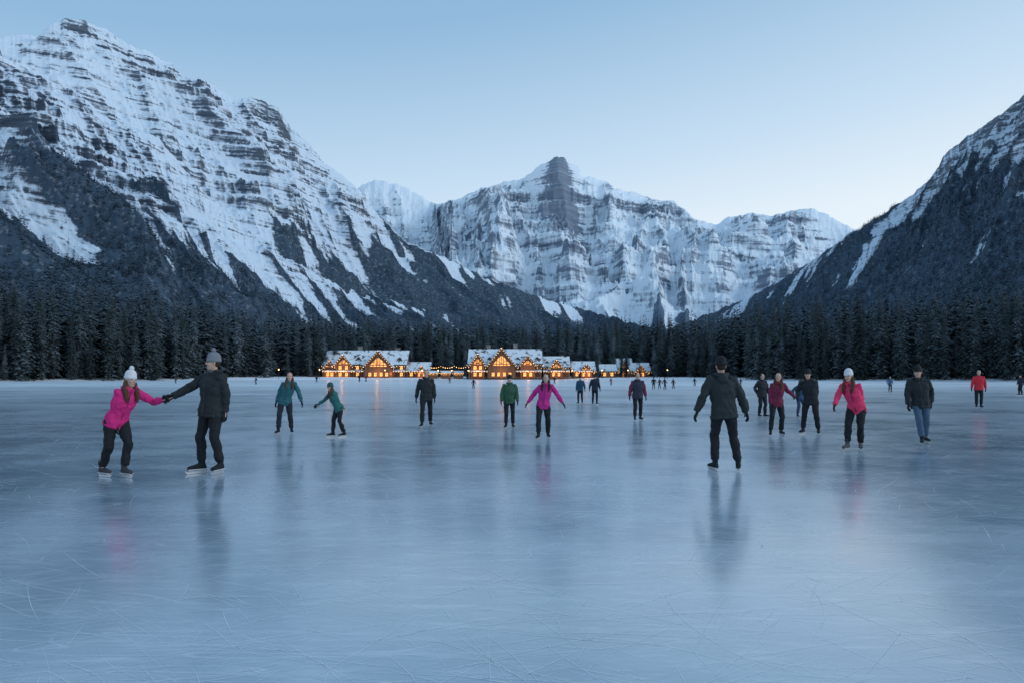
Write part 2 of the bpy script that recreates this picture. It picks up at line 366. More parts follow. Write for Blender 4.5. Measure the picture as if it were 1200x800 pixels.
for k,(oc,x,y) in enumerate(front+[(0,a,b) for a,b,c in near]):
    h=random.uniform(21,30)*(1.0 if oc>6 else .9); z=float(gh(np.array(x),np.array(y)))
    if random.random()<.12: h*=.55
    if k>=len(front): h=near[k-len(front)][2]
    cm,tm=variants[k%6]
    e=bpy.data.objects.new('pine_tree',None); col.objects.link(e); e.location=(x,y,z-.1); e.rotation_euler=(random.gauss(0,.012),random.gauss(0,.012),random.uniform(0,6.28)); e.scale=(h*random.uniform(.85,1.1),)*2+(h,)
    e['label']='tall dark frosted pine on the snowy shore'; e['category']='tree'; e['group']='pines along the lake shore'
    for nm,mm in (('trunk',tm),('crown',cm)):
        o=bpy.data.objects.new(nm,mm); col.objects.link(o); o.parent=e
def scatter(name,label,P,hs,lo,mat):
    out=[];fo=[];b=0
    rot=rng.random(len(P))*6.28
    for i,(x,y,z) in enumerate(P):
        V0,F0=lo[i%len(lo)]
        c,s_=math.cos(rot[i]),math.sin(rot[i]); h=hs[i]
        vx=(V0[:,0]*c-V0[:,1]*s_)*h+x; vy=(V0[:,0]*s_+V0[:,1]*c)*h+y; vz=V0[:,2]*h+z
        out.append(np.stack([vx,vy,vz],-1)); fo.append(F0+b); b+=len(V0)
    me=npmesh(name,np.concatenate(out),np.concatenate(fo),mat,False); o=link(name,me); o['kind']='stuff'; o['label']=label; o['category']='forest'; return o
low=[conifer(200+k,15,6,1,.135) for k in range(5)]
P=[(x,y,float(gh(np.array(x),np.array(y)))) for oc,x,y in rest]
hs=[random.uniform(22,33)*(1 if random.random()>.06 else .7) for _ in P]
scatter('forest','dense dark pine forest behind the lake shore',P,hs,low,M_fol2)
vlow=[conifer(300+k,6,4,1,.2) for k in range(4)]
PP=[];hh=[]
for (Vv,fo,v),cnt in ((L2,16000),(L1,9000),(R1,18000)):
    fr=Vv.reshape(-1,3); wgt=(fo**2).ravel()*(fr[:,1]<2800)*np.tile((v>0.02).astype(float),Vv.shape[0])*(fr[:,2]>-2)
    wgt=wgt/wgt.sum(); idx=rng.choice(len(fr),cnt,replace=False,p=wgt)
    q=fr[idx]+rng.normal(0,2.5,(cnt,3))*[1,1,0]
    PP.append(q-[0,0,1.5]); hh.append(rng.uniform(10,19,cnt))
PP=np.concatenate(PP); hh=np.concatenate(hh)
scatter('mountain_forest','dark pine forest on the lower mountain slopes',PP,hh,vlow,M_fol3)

# ------------------------------------------------------------------ lodges
def slab(mb,p0,p1,p2,p3,th,mi=0):
    n=(Vector(p1)-Vector(p0)).cross(Vector(p3)-Vector(p0)).normalized()
    if n.z<0: n=-n
    top=[Vector(p)+n*th for p in (p0,p1,p2,p3)]; mb.poly([*map(Vector,(p0,p1,p2,p3)),*top],[(0,3,2,1),(4,5,6,7),(0,1,5,4),(1,2,6,5),(2,3,7,6),(3,0,4,7)],mi)
def window_mesh(w_,h_,arch=False):
    mb=MB(); mb.box((0,0,0),(w_,.08,h_),1)
    for sx in (-1,1): mb.box((sx*(w_/2+.07),-.03,0),(.14,.2,h_+.3),0)
    for sz in (-1,1): mb.box((0,-.03,sz*(h_/2+.07)),(w_-.004,.2,.14),0)
    mb.box((0,-.06,0),(.07,.05,h_-.01),0); mb.box((0,-.065,0),(w_-.01,.04,.07),0)
    return mb.mesh('window',[M_timber,M_glow])
WM={}
def win(parent,x,y,z,w_,h_):
    k=(w_,h_)
    if k not in WM: WM[k]=window_mesh(*k)
    o=link('window',WM[k],parent,(x,y,z)); return o
def bulbs(parent,segs,step=1.1,r=.09):
    mb=MB()
    for a,b in segs:
        a=Vector(a);b=Vector(b); n=max(1,int((b-a).length/step))
        for i in range(n+1):
            p=a.lerp(b,i/n); p.z-=.12*math.sin(i*2.1)**2
            mb.poly([p+Vector(d)*r for d in ((1,0,0),(0,1,0),(-1,0,0),(0,-1,0),(0,0,1),(0,0,-1))],[(0,1,4),(1,2,4),(2,3,4),(3,0,4),(1,0,5),(2,1,5),(3,2,5),(0,3,5)])
    return link('string_lights',mb.mesh('string_lights',M_bulb),parent)
def gable_wall(mb,x0,x1,yf,yb,hw,hr,mi=0):
    xm=(x0+x1)/2
    pts=[(x0,yf,0),(x1,yf,0),(x1,yf,hw),(xm,yf,hw+hr),(x0,yf,hw),(x0,yb,0),(x1,yb,0),(x1,yb,hw),(xm,yb,hw+hr),(x0,yb,hw)]
    mb.poly(pts,[(0,1,2,3,4),(9,8,7,6,5),(1,6,7,2),(5,0,4,9),(2,7,8,3),(4,3,8,9)],mi)
def lodge(name,label,cx,cy,W,D,hw,hr,gables,chim=(),lit=1,yaw=0,glight=300,dorm=()):
    z=.45; root=bpy.data.objects.new(name,None); col.objects.link(root); root.location=(cx,cy,z); root.rotation_euler=(0,0,yaw)
    root['label']=label; root['category']='lodge' if W>20 else 'cabin'
    mb=MB()
    x0,x1=-W/2,W/2; pts=[(x0,0,0),(x1,0,0),(x1,D,0),(x0,D,0),(x0,0,hw),(x1,0,hw),(x1,D,hw),(x0,D,hw),(x0,D/2,hw+hr),(x1,D/2,hw+hr)]
    mb.poly(pts,[(0,1,5,4),(2,3,7,6),(1,2,6,9,5),(3,0,4,8,7),(4,5,9,8),(6,7,8,9)])
    for i in range(int(hw/.6)): mb.box((0,-.06,.3+i*.6),(W+.1,.12,.28))
    wall=link('wall',mb.mesh('wall',M_wood),root)
    sb=MB(); sb.box((0,-.12,.35),(W+.3,.3,.7)); link('stone_base',sb.mesh('stone_base',M_stone),root)
    ov=1.0; sl=hr/(D/2)
    rb=MB(); sn=MB()
    for mbb,t,off,o2 in ((rb,.3,.05,0),(sn,.42,.352,.18)):
        oo=ov-o2
        slab(mbb,(x0-oo,-oo,hw-sl*oo+off),(x1+oo,-oo,hw-sl*oo+off),(x1+oo,D/2,hw+hr+off),(x0-oo,D/2,hw+hr+off),t)
        slab(mbb,(x1+oo,D+oo,hw-sl*oo+off),(x0-oo,D+oo,hw-sl*oo+off),(x0-oo,D/2,hw+hr+off-.004),(x1+oo,D/2,hw+hr+off-.004),t)
    segs=[((x0-ov,-ov-.1,hw-sl*ov),(x1+ov,-ov-.1,hw-sl*ov))]
    roof=link('roof',bpy.data.meshes.new('roof'),root)
    gb=MB(); gx_used=[]
    allg=[(a,b,c,d,e,0) for a,b,c,d,e in gables]+[(a,b,-1.5,hw-.6,e,1) for a,b,e in dorm]
    for gx,gw,gp,ghw,ghr,isd in allg:
        tb=MB()
        gable_wall(gb,gx-gw/2,gx+gw/2,-gp,D*.45,ghw,ghr) if not isd else gable_wall(gb,gx-gw/2,gx+gw/2,-gp,D*.45,ghw+1.6,ghr)
        if isd: ghw+=1.6
        else: gx_used.append((gx-gw/2-1,gx+gw/2+1))
        o_=.8 if not isd else .45; s2=ghr/(gw/2); fo_=1.2 if not isd else .6
        for mbb,t,off,o2 in ((rb,.3,.06,0),(sn,.40,.362,.15)):
            oo=o_-o2
            for sd in (-1,1):
                slab(mbb,(gx+sd*(gw/2+oo),-gp-fo_+o2,ghw-s2*oo+off),(gx,-gp-fo_+o2,ghw+ghr+off+(.004 if sd>0 else 0)),(gx,D*.5,ghw+ghr+off),(gx+sd*(gw/2+oo),D*.5,ghw-s2*oo+off),t)
        if not isd:
            yf=-gp-.9; L=math.hypot(gw/2+.5,ghr); ang=math.atan2(ghr+s2*.5-.2,gw/2+.5)
            for sd in (-1,1):
                M=Matrix.Rotation(sd*ang,3,'Y'); tb.box((gx+sd*gw/4,yf,ghw+ghr/2-.1),(L,.35,.38),0,M)
                tb.box((gx+sd*gw*.42,yf,ghw/2),(.4,.4,ghw),0)
                M=Matrix.Rotation(-sd*math.radians(38),3,'Y'); tb.box((gx+sd*gw*.13,yf+.05,ghw+ghr*.28),(gw*.26,.25,.25),0,M)
            tb.box((gx,yf+.02,ghw+ghr*.12),(gw*.9,.3,.34)); tb.box((gx,yf+.03,ghw+ghr*.52),(.3,.28,ghr*.75))
            link('timber_truss',tb.mesh('timber_truss',M_timber),root)
            segs+= [((gx-gw/2-.8,-gp-1.35,ghw-s2*.8+.1),(gx,-gp-1.35,ghw+ghr+.1)),((gx+gw/2+.8,-gp-1.35,ghw-s2*.8+.1),(gx,-gp-1.35,ghw+ghr+.1))]
            gm=MB(); s=.62; A_=gw/2*s; z0=ghw+.25; z1=ghw+ghr*.6; nb=5 if gw>9 else 3
            for i in range(nb):
                u0=-1+2*i/nb; u1=-1+2*(i+1)/nb; g_=.16
                xa=gx+A_*u0+g_; xb=gx+A_*u1-g_
                za=lambda x: z0+(z1-z0)*min(1,max(.12,1.12-abs(x-gx)/A_))
                gm.poly([(xa,-gp-.05,z0),(xb,-gp-.05,z0),(xb,-gp-.05,za(xb)),(xa,-gp-.05,za(xa))],[(0,1,2,3)])
            link('gable_window',gm.mesh('gable_window',M_glow),root)
            nwin=max(2,int(gw/2.8)); 
            for i in range(nwin):
                wx=gx+(i-(nwin-1)/2)*(gw*.8/nwin)
                zz_=1.7
                while zz_<ghw-.9:
                    win(root,wx,-gp-.04,zz_,1.2,1.5); zz_+=2.9
            if lit:
                l=bpy.data.lights.new('gable_lamp','POINT'); l.energy=glight; l.color=(1,.42,.13); l.shadow_soft_size=.6
                lo=bpy.data.objects.new('gable_lamp',l); col.objects.link(lo); lo.parent=root; lo.location=(gx,-gp-2.6,ghw*.6)
        else:
            win(root,gx,-gp-.05,ghw+.15,1.0,1.0)
    if gb.v: link('gable',gb.mesh('gable',M_wood),root)
    roof.data=rb.mesh('roof',M_roof); link('roof_snow',sn.mesh('roof_snow',M_roofsnow),roof)
    nx=int(W/3.0)
    for i in range(nx):
        wx=x0+(i+.5)*W/nx
        if any(a<wx<b for a,b in gx_used): continue
        zz_=1.75
        while zz_<hw-.8:
            if random.random()<.75: win(root,wx,-.16,zz_,1.2,1.5)
            zz_+=2.9
    pm=MB(); 
    n=int(W/4)
    for i in range(n+1):
        wx=x0+i*W/n
        if any(a+1<wx<b-1 for a,b in gx_used): continue
        pm.box((wx,-2.6,1.35),(.28,.28,2.7))
    pm.box((0,-2.6,2.82),(W+.2,.3,.25)); pm.box((0,-1.4,.08),(W+.3,2.7,.16))
    if hw>3.5:
        link('porch',pm.mesh('porch',M_timber),root)
        pr=MB(); slab(pr,(x0-.3,-3.1,2.96),(x1+.3,-3.1,2.96),(x1+.3,-.13,3.5),(x0-.3,-.13,3.5),.3); link('porch_snow',pr.mesh('porch_snow',M_roofsnow),root)
        segs.append(((x0,-3.2,2.9),(x1,-3.2,2.9)))
        if W>9:
            l=bpy.data.lights.new('porch_lamp','POINT'); l.energy=glight*.4; l.color=(1,.42,.13); l.shadow_soft_size=.5
            lo=bpy.data.objects.new('porch_lamp',l); col.objects.link(lo); lo.parent=root; lo.location=(W*.34,-4.2,2.0)
    dm=MB(); dx=gables[0][0] if gables else 0; dy=-(gables[0][2] if gables else .1)-.1
    dm.box((dx+.0,dy,1.1),(1.5,.12,2.2)); link('door',dm.mesh('door',M_timber),root)
    for (qx,qh) in chim:
        cm=MB(); cm.box((qx,D*.5+1,qh/2),(1.8,1.5,qh)); cm.box((qx,D*.5+1,qh+.15),(2.2,1.9,.3)); ch=link('chimney',cm.mesh('chimney',M_stone),root)
    bulbs(root,segs)
    return root
lodge('lodge','large log lodge with snowy roof and glowing timber gables',-64,297,35,15,6.0,5.6,[(6.5,12,3.5,4.8,6.6),(-9,7,1.5,5.6,4.2),(-15,4.5,.8,4.6,2.6)],[(-4,13.8),(13,13)],glight=270,dorm=[(-3,3,2),(15,2.6,1.8)])
lodge('lodge','low lit log wing with snowy roof beside the lodge',-41.0,298.5,9,9,3.6,2.8,[(1.5,3.6,.8,3.0,2.0)],[],glight=160)
lodge('lodge','grand log lodge with three glowing gables and snowy roof',-3,297,31,16,6.4,5.8,[(-1.5,12,3.5,5.2,7.4),(-11.8,6,1.6,5.8,4.4),(9.8,6.5,1.8,5.4,4.0)],[(4.5,15.2),(-7.5,14.4)],glight=270,dorm=[(-6.9,1.8,1.5),(14,2.2,1.6),(5.6,1.8,1.5)])
lodge('lodge','log wing with lit eaves and snowy roof',19.3,299,11,12,5.0,4.0,[(0,5.5,1.4,4.2,3.6)],[(3,9.8)],glight=180,dorm=[(-3.9,1.8,1.3),(3.9,1.8,1.3)])
lodge('cabin','small log cabin with lit porch and snowy roof',31.5,300,9,9,3.6,3.2,[(1,5,1.4,3,2.8)],[],glight=180)
lodge('cabin','small dark log cabin with snow laden roof',57,304,8,9,3.2,3.0,[(0,4.5,1.2,2.8,2.6)],[],glight=40)
lodge('cabin','narrow cabin with steep snowy roof among pines',52.5,318,6,8,4.8,3.8,[(0,4.0,1.2,4.4,3.0)],[],glight=30)
lodge('cabin','small lit cabin with snowy roof among pines',43,305,6.5,7,3.2,2.4,[],[],glight=60)
def lamp_post(x,y):
    e=bpy.data.objects.new('lamp_post',None); col.objects.link(e); e.location=(x,y,.35); e['label']='slim dark lamp post with warm lit globe on snowy shore'; e['category']='street lamp'; e['group']='lamps along the lake shore'
    mb=MB(); mb.ring_loft([[(r*math.cos(a),r*math.sin(a),z) for a in [2*math.pi*i/8 for i in range(8)]] for z,r in ((0,.14),(.3,.1),(.35,.06),(3.2,.05),(3.25,.12),(3.3,.12))])
    link('pole',mb.mesh('pole',M_pole,True),e)
    gb=MB(); gb.ring_loft([[(r*math.cos(a),r*math.sin(a),3.45+z) for a in [2*math.pi*i/8 for i in range(8)]] for z,r in ((-.15,.08),(-.08,.16),(.02,.19),(.12,.14),(.18,.05))]); link('lamp_globe',gb.mesh('lamp_globe',M_bulb,True),e)
for x in (-86,-74,-52,-38,-31.5,-26,-19,10,26,38,48,62): lamp_post(x,float(ys(x))+random.uniform(-1,0)+2.5)
def stall(x,y,w_=4):
    e=bpy.data.objects.new('market_stall',None); col.objects.link(e); e.location=(x,y,.4); e['label']='small wooden stall with warm lights and snowy roof'; e['category']='stall'; e['group']='lit wooden stalls by the shore'
    mb=MB(); mb.box((0,1.4,1.2),(w_,.15,2.4)); mb.box((-w_/2,.6,1.2),(.15,1.5,2.4)); mb.box((w_/2,.6,1.2),(.15,1.5,2.4)); mb.box((0,-.1,.5),(w_-.16,.15,1.0)); link('wall',mb.mesh('wall',M_wood),e)
    r=MB(); slab(r,(-w_/2-.4,-.6,2.3),(w_/2+.4,-.6,2.3),(w_/2+.4,.7,3.1),(-w_/2-.4,.7,3.1),.3); slab(r,(w_/2+.4,2,2.3),(-w_/2-.4,2,2.3),(-w_/2-.4,.7,3.09),(w_/2+.4,.7,3.09),.3); link('roof_snow',r.mesh('roof_snow',M_roofsnow),e)
    bulbs(e,[((-w_/2-.3,-.7,2.2),(w_/2+.3,-.7,2.2)),((-w_/2+.3,1.2,1.7),(w_/2-.3,1.2,1.7))],.6)
for x in (-34,-28.8,-23.5): stall(x,float(ys(x))+4)
e=bpy.data.objects.new('festoon_lights',None); col.objects.link(e); e.location=(-28.5,302,.45); e['label']='festoon of warm bulbs strung between dark poles'; e['category']='string lights'
for k in range(4):
    mb=MB(); mb.ring_loft([[(-9+6*k+r*math.cos(a),r*math.sin(a),z) for a in [2*math.pi*i/8 for i in range(8)]] for z,r in ((0,.10),(5.4,.06))]); link('pole',mb.mesh('pole',M_pole,True),e)
segs=[]
for k in range(3):
    for q in range(6):
        f0,f1=q/6,(q+1)/6; segs.append(((-9+6*k+6*f0,0,5.3-1.2*4*f0*(1-f0)*.6),(-9+6*k+6*f1,0,5.3-1.2*4*f1*(1-f1)*.6)))
bulbs(e,segs,.9,.1)

# ------------------------------------------------------------------ people
def cloth(name,c,rough=.75,bs=.5): return simple(name,c,rough,14,.18,bs,.3,.006)
COL={}
def cmat(c,kind='fabric'):
    k=(c,kind)
    if k not in COL: COL[k]=cloth(kind+'_mat',c)
    return COL[k]
M_skin=simple('skin_mat',(.58,.36,.27),.5,12,.08)
M_eye=simple('eye_mat',(.02,.015,.012),.2,5,.1); M_lip=simple('lip_mat',(.30,.10,.09),.5,5,.1)
M_blade=simple('steel_blade_mat',(.6,.62,.65),.3,5,.1); M_blade.node_tree.nodes['Principled BSDF'].inputs['Metallic'].default_value=.7
M_hold=simple('blade_holder_mat',(.50,.51,.53),.5,5,.1)
M_zip=simple('zip_mat',(.02,.02,.022),.4,5,.1)
BLACK=(.012,.014,.018); 
def circ(c,a,b,ra,rb,n=16,pw=1.0):
    out=[]
    for i in range(n):
        t=2*math.pi*i/n; cx=math.cos(t); cy=math.sin(t)
        if pw!=1: cx=math.copysign(abs(cx)**pw,cx); cy=math.copysign(abs(cy)**pw,cy)
        out.append(c+a*(ra*cx)+b*(rb*cy))
    return out
def tube(mb,pts,rad,n=14,cap=(1,1)):
    pts=[Vector(p) for p in pts]; rings=[]
    t0=(pts[1]-pts[0]).normalized(); ref=Vector((0,1,0)) if abs(t0.y)<.8 else Vector((1,0,0))
    a=t0.cross(ref).normalized()
    for i,p in enumerate(pts):
        if i==0: t=t0
        elif i==len(pts)-1: t=(p-pts[i-1]).normalized()
        else: t=((p-pts[i-1]).normalized()+(pts[i+1]-p).normalized()).normalized()
        a=(a-t*a.dot(t)).normalized(); b=t.cross(a); r=rad[i]
        if i==0 and cap[0]: rings+= [circ(p-t*r*.9,a,b,r*.35,r*.35,n),circ(p-t*r*.55,a,b,r*.8,r*.8,n)]
        rings.append(circ(p,a,b,r,r,n))
        if i==len(pts)-1 and cap[1]: rings+= [circ(p+t*r*.55,a,b,r*.8,r*.8,n),circ(p+t*r*.9,a,b,r*.35,r*.35,n)]
    mb.ring_loft(rings)
def ball(mb,c,r,n=12,ax=(Vector((1,0,0)),Vector((0,1,0)),Vector((0,0,1)))):
    r=r if hasattr(r,'__len__') else (r,r,r); rings=[]
    for i in range(1,n):
        t=math.pi*i/n; rings.append(circ(Vector(c)-ax[2]*(r[2]*math.cos(t)),ax[0],ax[1],r[0]*math.sin(t),r[1]*math.sin(t),n))
    mb.ring_loft(rings)
texF=bpy.data.textures.new('folds','CLOUDS'); texF.noise_scale=.10; texF.noise_depth=2
texG=bpy.data.textures.new('folds_fine','CLOUDS'); texG.noise_scale=.035; texG.noise_depth=2
def remesh(mb,name,mat,vox,disp=0,sm=3,tex=None):
    me=mb.mesh(name+'_src',mat); o=bpy.data.objects.new('tmp',me); col.objects.link(o)
    r=o.modifiers.new('r','REMESH'); r.mode='VOXEL'; r.voxel_size=vox; r.use_smooth_shade=True
    s=o.modifiers.new('s','SMOOTH'); s.factor=.5; s.iterations=sm
    if disp:
        d=o.modifiers.new('d','DISPLACE'); d.texture=tex or texF; d.strength=disp; d.mid_level=.5; d.texture_coords='LOCAL'
        s=o.modifiers.new('s2','SMOOTH'); s.factor=.5; s.iterations=1
    dg=bpy.context.evaluated_depsgraph_get(); dg.update()
    m2=bpy.data.meshes.new_from_object(o.evaluated_get(dg)); m2.name=name
    bpy.data.objects.remove(o); bpy.data.meshes.remove(me)
    if not m2.materials: m2.materials.append(mat)
    m2.polygons.foreach_set('use_smooth',[True]*len(m2.polygons)); return m2
def glove_mesh(mat):
    mb=MB()
    ey=[(-.05,.036,.03),(-.02,.034,.027),(.0,.033,.022),(.03,.041,.021),(.065,.046,.02),(.09,.045,.018)]
    mb.ring_loft([circ(Vector((0,y,0)),Vector((1,0,0)),Vector((0,0,1)),a,b,16) for y,a,b in ey])
    for x,L,sp_ in ((.033,.068,.14),(.011,.078,.03),(-.012,.073,-.07),(-.034,.056,-.18)):
        p0=Vector((x,.08,0)); d1=Vector((sp_,1,-.15)).normalized(); d2=Vector((sp_,1,-.65)).normalized(); d3=Vector((sp_*.5,.7,-1.1)).normalized()
        p1=p0+d1*L*.45; p2=p1+d2*L*.33; p3=p2+d3*L*.25; tube(mb,[p0,p1,p2,p3],[.0108,.0105,.010,.009],10)
    tube(mb,[Vector((.025,.015,-.004)),Vector((.052,.042,-.01)),Vector((.066,.072,-.016)),Vector((.069,.092,-.024))],[.016,.0135,.012,.010],10)
    return remesh(mb,'glove',mat,.0045,0,2)
GL={}
def glove(c):
    if c not in GL:
        a=glove_mesh(cmat(c)); b=a.copy()
        co=np.empty(len(b.vertices)*3,dtype=np.float32); b.vertices.foreach_get('co',co); co[0::3]*=-1; b.vertices.foreach_set('co',co); b.flip_normals(); GL[c]=(a,b)
    return GL[c]
def boot_mesh(c):
    mb=MB(); X=Vector((1,0,0));Y=Vector((0,1,0));Z=Vector((0,0,1))
    mb.ring_loft([circ(Vector((0,-.005,z)),X,Y,a,b,14) for i,(z,a,b) in enumerate(((.07,.036,.045),(.11,.039,.05),(.16,.042,.052),(.21,.047,.055),(.26,.052,.06),(.275,.045,.052)))])
    mb.ring_loft([circ(Vector((0,y,.066+h)),X,Z,a,h,14) for y,a,h in ((-.075,.02,.02),(-.06,.034,.045),(0,.036,.055),(.06,.038,.045),(.12,.046,.034),(.165,.045,.03),(.195,.034,.024),(.207,.015,.014))])
    return remesh(mb,'skate',cmat(c,'leather'),.008,0,2)
def blade_mesh():
    mb=MB()
    mb.box((0,.06,.018),(.007,.29,.024),0); mb.box((0,.06,.038),(.022,.26,.016),1)
    for y in (-.03,.15): mb.box((0,y,.054),(.038,.065,.026),1)
    mb.box((0,.06,.070),(.082,.262,.014),1)
    M_=Matrix.Rotation(math.radians(35),3,'X'); mb.box((0,.212,.03),(.007,.04,.018),0,M_)
    return mb.mesh('blade',[M_blade,M_hold])
BM=blade_mesh(); BT={}
eb=MB(); ball(eb,(0,0,0),(.0125,.008,.008),8); EYE=eb.mesh('eye',M_eye,True)
lb=MB(); ball(lb,(0,0,0),(.022,.006,.006),8); LIP=lb.mesh('mouth',M_lip,True)
def ik(a,b,l1,l2,hint):
    d=b-a; L=min(d.length,(l1+l2)*.992); L=max(L,.05); dr=d.normalized(); b2=a+dr*L
    ca=max(-1,min(1,(l1*l1+L*L-l2*l2)/(2*l1*L))); h=l1*math.sqrt(max(0,1-ca*ca)); pp=(hint-dr*hint.dot(dr))
    pp=pp.normalized() if pp.length>1e-5 else Vector((0,0,0)); return a+dr*l1*ca+pp*h,b2
SK=[(.0,.024,.03,.045),(.015,.042,.05,.034),(.045,.056,.068,.022),(.085,.066,.083,.010),(.125,.072,.091,.003),(.165,.074,.094,-.002),(.2,.064,.082,-.005),(.222,.044,.056,-.006),(.234,.018,.024,-.006)]
UP=Vector((0,0,1))
def person(label,px,hy,fy,yaw=0,feet=None,hands=None,hip=None,neck=None,jc=BLACK,pc=BLACK,hat=None,hair=None,hyaw=None,lean=0.0,female=False,crouch=0.0,gc=BLACK,sc=BLACK,pom=None,hood=None,slim=1.0,sleeve=None,bulk=1.0,lift=(0,0),hm=1.84,scarf=None,jlen=0.0,fyaw=None,group=None):
    d=1200/(fy-440); s=(fy-hy)/800*d/hm*(1+crouch*.5); far=d>28
    if hood is None: hood=not far
    bulk*=1.15
    K=lambda q:(q-600)/800*d
    a=math.radians(yaw); F=Vector((math.sin(a),-math.cos(a),0)); S=Vector((math.cos(a),math.sin(a),0))
    if S.x<0: S=-S
    ha=math.radians(yaw if hyaw is None else hyaw); Fh=Vector((math.sin(ha),-math.cos(ha),0))
    base=Vector((K(px),d,0)); L=lambda v:Vector(v)-base
    if feet is None: feet=[(px-6*14/d,0),(px+6*14/d,0)]
    ank=[];
    for i,(fx,dy) in enumerate(feet): ank.append(Vector((K(fx),d+dy,.135*s+lift[i])))
    hx=K(hip) if hip else (ank[0].x+ank[1].x)/2; hyy=(ank[0].y+ank[1].y)/2
    P=Vector((hx,hyy,0)); 
    hw=.092*s; hips=[P-S*hw,P+S*hw]; hz=10
    for i in range(2):
        dx=math.hypot(hips[i].x-ank[i].x,hips[i].y-ank[i].y); hz=min(hz,ank[i].z+math.sqrt(max(.01,(.852*s)**2-dx*dx)))
    P.z=hz-crouch*s; 
    if crouch: P-=F*.04*s
    hips=[P-S*hw,P+S*hw]
    nk=K(neck)-P.x if neck else 0
    ln=lean+(.06 if crouch else 0)
    spn=Vector((nk+F.x*ln*.54*s,F.y*ln*.54*s,0)); spn.z=math.sqrt(max(.05,(.54*s)**2-spn.length**2)); U=spn.normalized()
    Nk=P+spn; shs=[Nk-U*.045*s-S*(.165 if female else .185)*s,Nk-U*.045*s+S*(.165 if female else .185)*s]
    knees=[];
    for i in range(2):
        k_,b_=ik(hips[i],ank[i],.43*s,.43*s,F+S*(.15 if i else -.15)); knees.append(k_)
    if hands is None: hands=[(px-13*14/d*1.2,None,0),(px+13*14/d*1.2,None,0)]
    elb=[];wr=[]
    for i,hd in enumerate(hands):
        hxp,hyp,hdy=hd; tz=(1.5-(hyp-440)/800*d) if hyp is not None else P.z-.02*s
        tgt=Vector((K(hxp),P.y+hdy,tz)); side=S*(1 if i else -1)
        dirr=(tgt-shs[i]).normalized(); tgt=tgt-dirr*.08*s
        e_,w_=ik(shs[i],tgt,.285*s,.255*s,-F*.7-UP*.6+side*.5); elb.append(e_); wr.append(w_)
    vox=.0095 if not far else .018
    Hb=Nk+(U*.5+UP*.5).normalized()*.062*s+F*.012*s*(1+lean); Hu=(UP+U*.35).normalized(); Fh2=(Fh-Hu*Fh.dot(Hu)).normalized(); Sh2=Fh2.cross(Hu)
    def HP(x,f,z): return Hb+Sh2*x*s+Fh2*f*s+Hu*z*s
    mb=MB()
    mb.ring_loft([[L(q) for q in circ(HP(0,o,z),Sh2,Fh2,ra*s,rb*s,18)] for z,ra,rb,o in SK])
    tube(mb,[L(HP(0,.088,.135)),L(HP(0,.1,.11)),L(HP(0,.108,.097))],[.008*s,.011*s,.014*s],8)
    for sd in (-1,1):
        ball(mb,L(HP(sd*.076,-.005,.115)),(.010*s,.018*s,.03*s),8); ball(mb,L(HP(sd*.033,.072,.09)),.022*s,8)
    tube(mb,[L(HP(-.04,.083,.145)),L(HP(0,.088,.148)),L(HP(.04,.083,.145))],[.010*s]*3,8)
    tube(mb,[L(HP(0,-.01,.06)),L(Nk+U*.02*s),L(Nk-U*.06*s)],[.05*s,.053*s,.07*s],12)
    def torso(mbx,k,rows,extra=0):
        rs=[]
        for t,ra,rb,fo in rows:
            Fp=(F-U*F.dot(U)).normalized(); Sp=(S-U*S.dot(U)).normalized()
            rs.append([L(q) for q in circ(P+U*t*s+Fp*fo*s,Sp,Fp,ra*k*s+extra,rb*k*s+extra,20,.85)])
        mbx.ring_loft(rs)
    fw=.9 if female else 1; wa=.86 if female else 1
    rowsB=[(-.04,.170,.13,0),(.04,.162,.122,0),(.13,.156*wa,.113,0),(.22,.163*wa,.118,.004),(.31,.178*fw,.126,.008),(.38,.188*fw,.124,.005),(.44,.182*fw,.112,0),(.485,.135*fw,.09,-.004)]
    rowsJ=[(-.115-jlen,.150*fw,.118,0),(-.112-jlen,.172*fw,.136,0),(-.075-jlen,.176*fw,.138,0),(-.065,.169*fw,.130,0),(.0,.170,.132,0),(.07,.162,.124,0),(.13,.156*wa,.116,0),(.22,.163*wa,.122,.004),(.31,.176*fw,.130,.008),(.38,.182*fw,.126,.005),(.44,.172*fw,.114,0),(.485,.125*fw,.092,-.004),(.515,.085,.080,0),(.55,.078,.080,.008),(.59,.074,.078,.010),(.592,.055,.06,.010)]
    torso(mb,.82,rowsB)
    for i in range(2):
        sg=1 if i else -1
        tube(mb,[L(shs[i]-S*sg*.03*s),L(shs[i].lerp(elb[i],.5)),L(elb[i]),L(wr[i]),L(wr[i]+(wr[i]-elb[i]).normalized()*.07*s)],[.05*s,.046*s,.038*s,.027*s,.025*s],10)
        tube(mb,[L(hips[i]),L(hips[i].lerp(knees[i],.5)),L(knees[i]),L(ank[i]),L(ank[i]-UP*.05*s)],[.08*s,.072*s,.053*s,.036*s,.035*s],10)
    root=link('person',remesh(mb,'person',M_skin,vox*.8,0,1),None,base)
    root['label']=label; root['category']='person'
    if group: root['group']=group
    mb=MB(); torso(mb,1.0*bulk,rowsJ)
    for i in range(2):
        sg=1 if i else -1; fd=(wr[i]-elb[i]).normalized()
        tube(mb,[L(shs[i]-S*sg*.05*s-U*.01*s),L(shs[i]),L(shs[i].lerp(elb[i],.5)),L(elb[i]),L(elb[i].lerp(wr[i],.5)),L(wr[i]-fd*.03*s),L(wr[i]+fd*.005)],[r*s*bulk*(.92 if female else 1) for r in (.064,.068,.064,.058,.055,.046,.043)],14,(1,0))
    jm=cmat(jc,'jacket'); me=remesh(mb,'jacket',jm,vox,.045 if not far else .015,2)
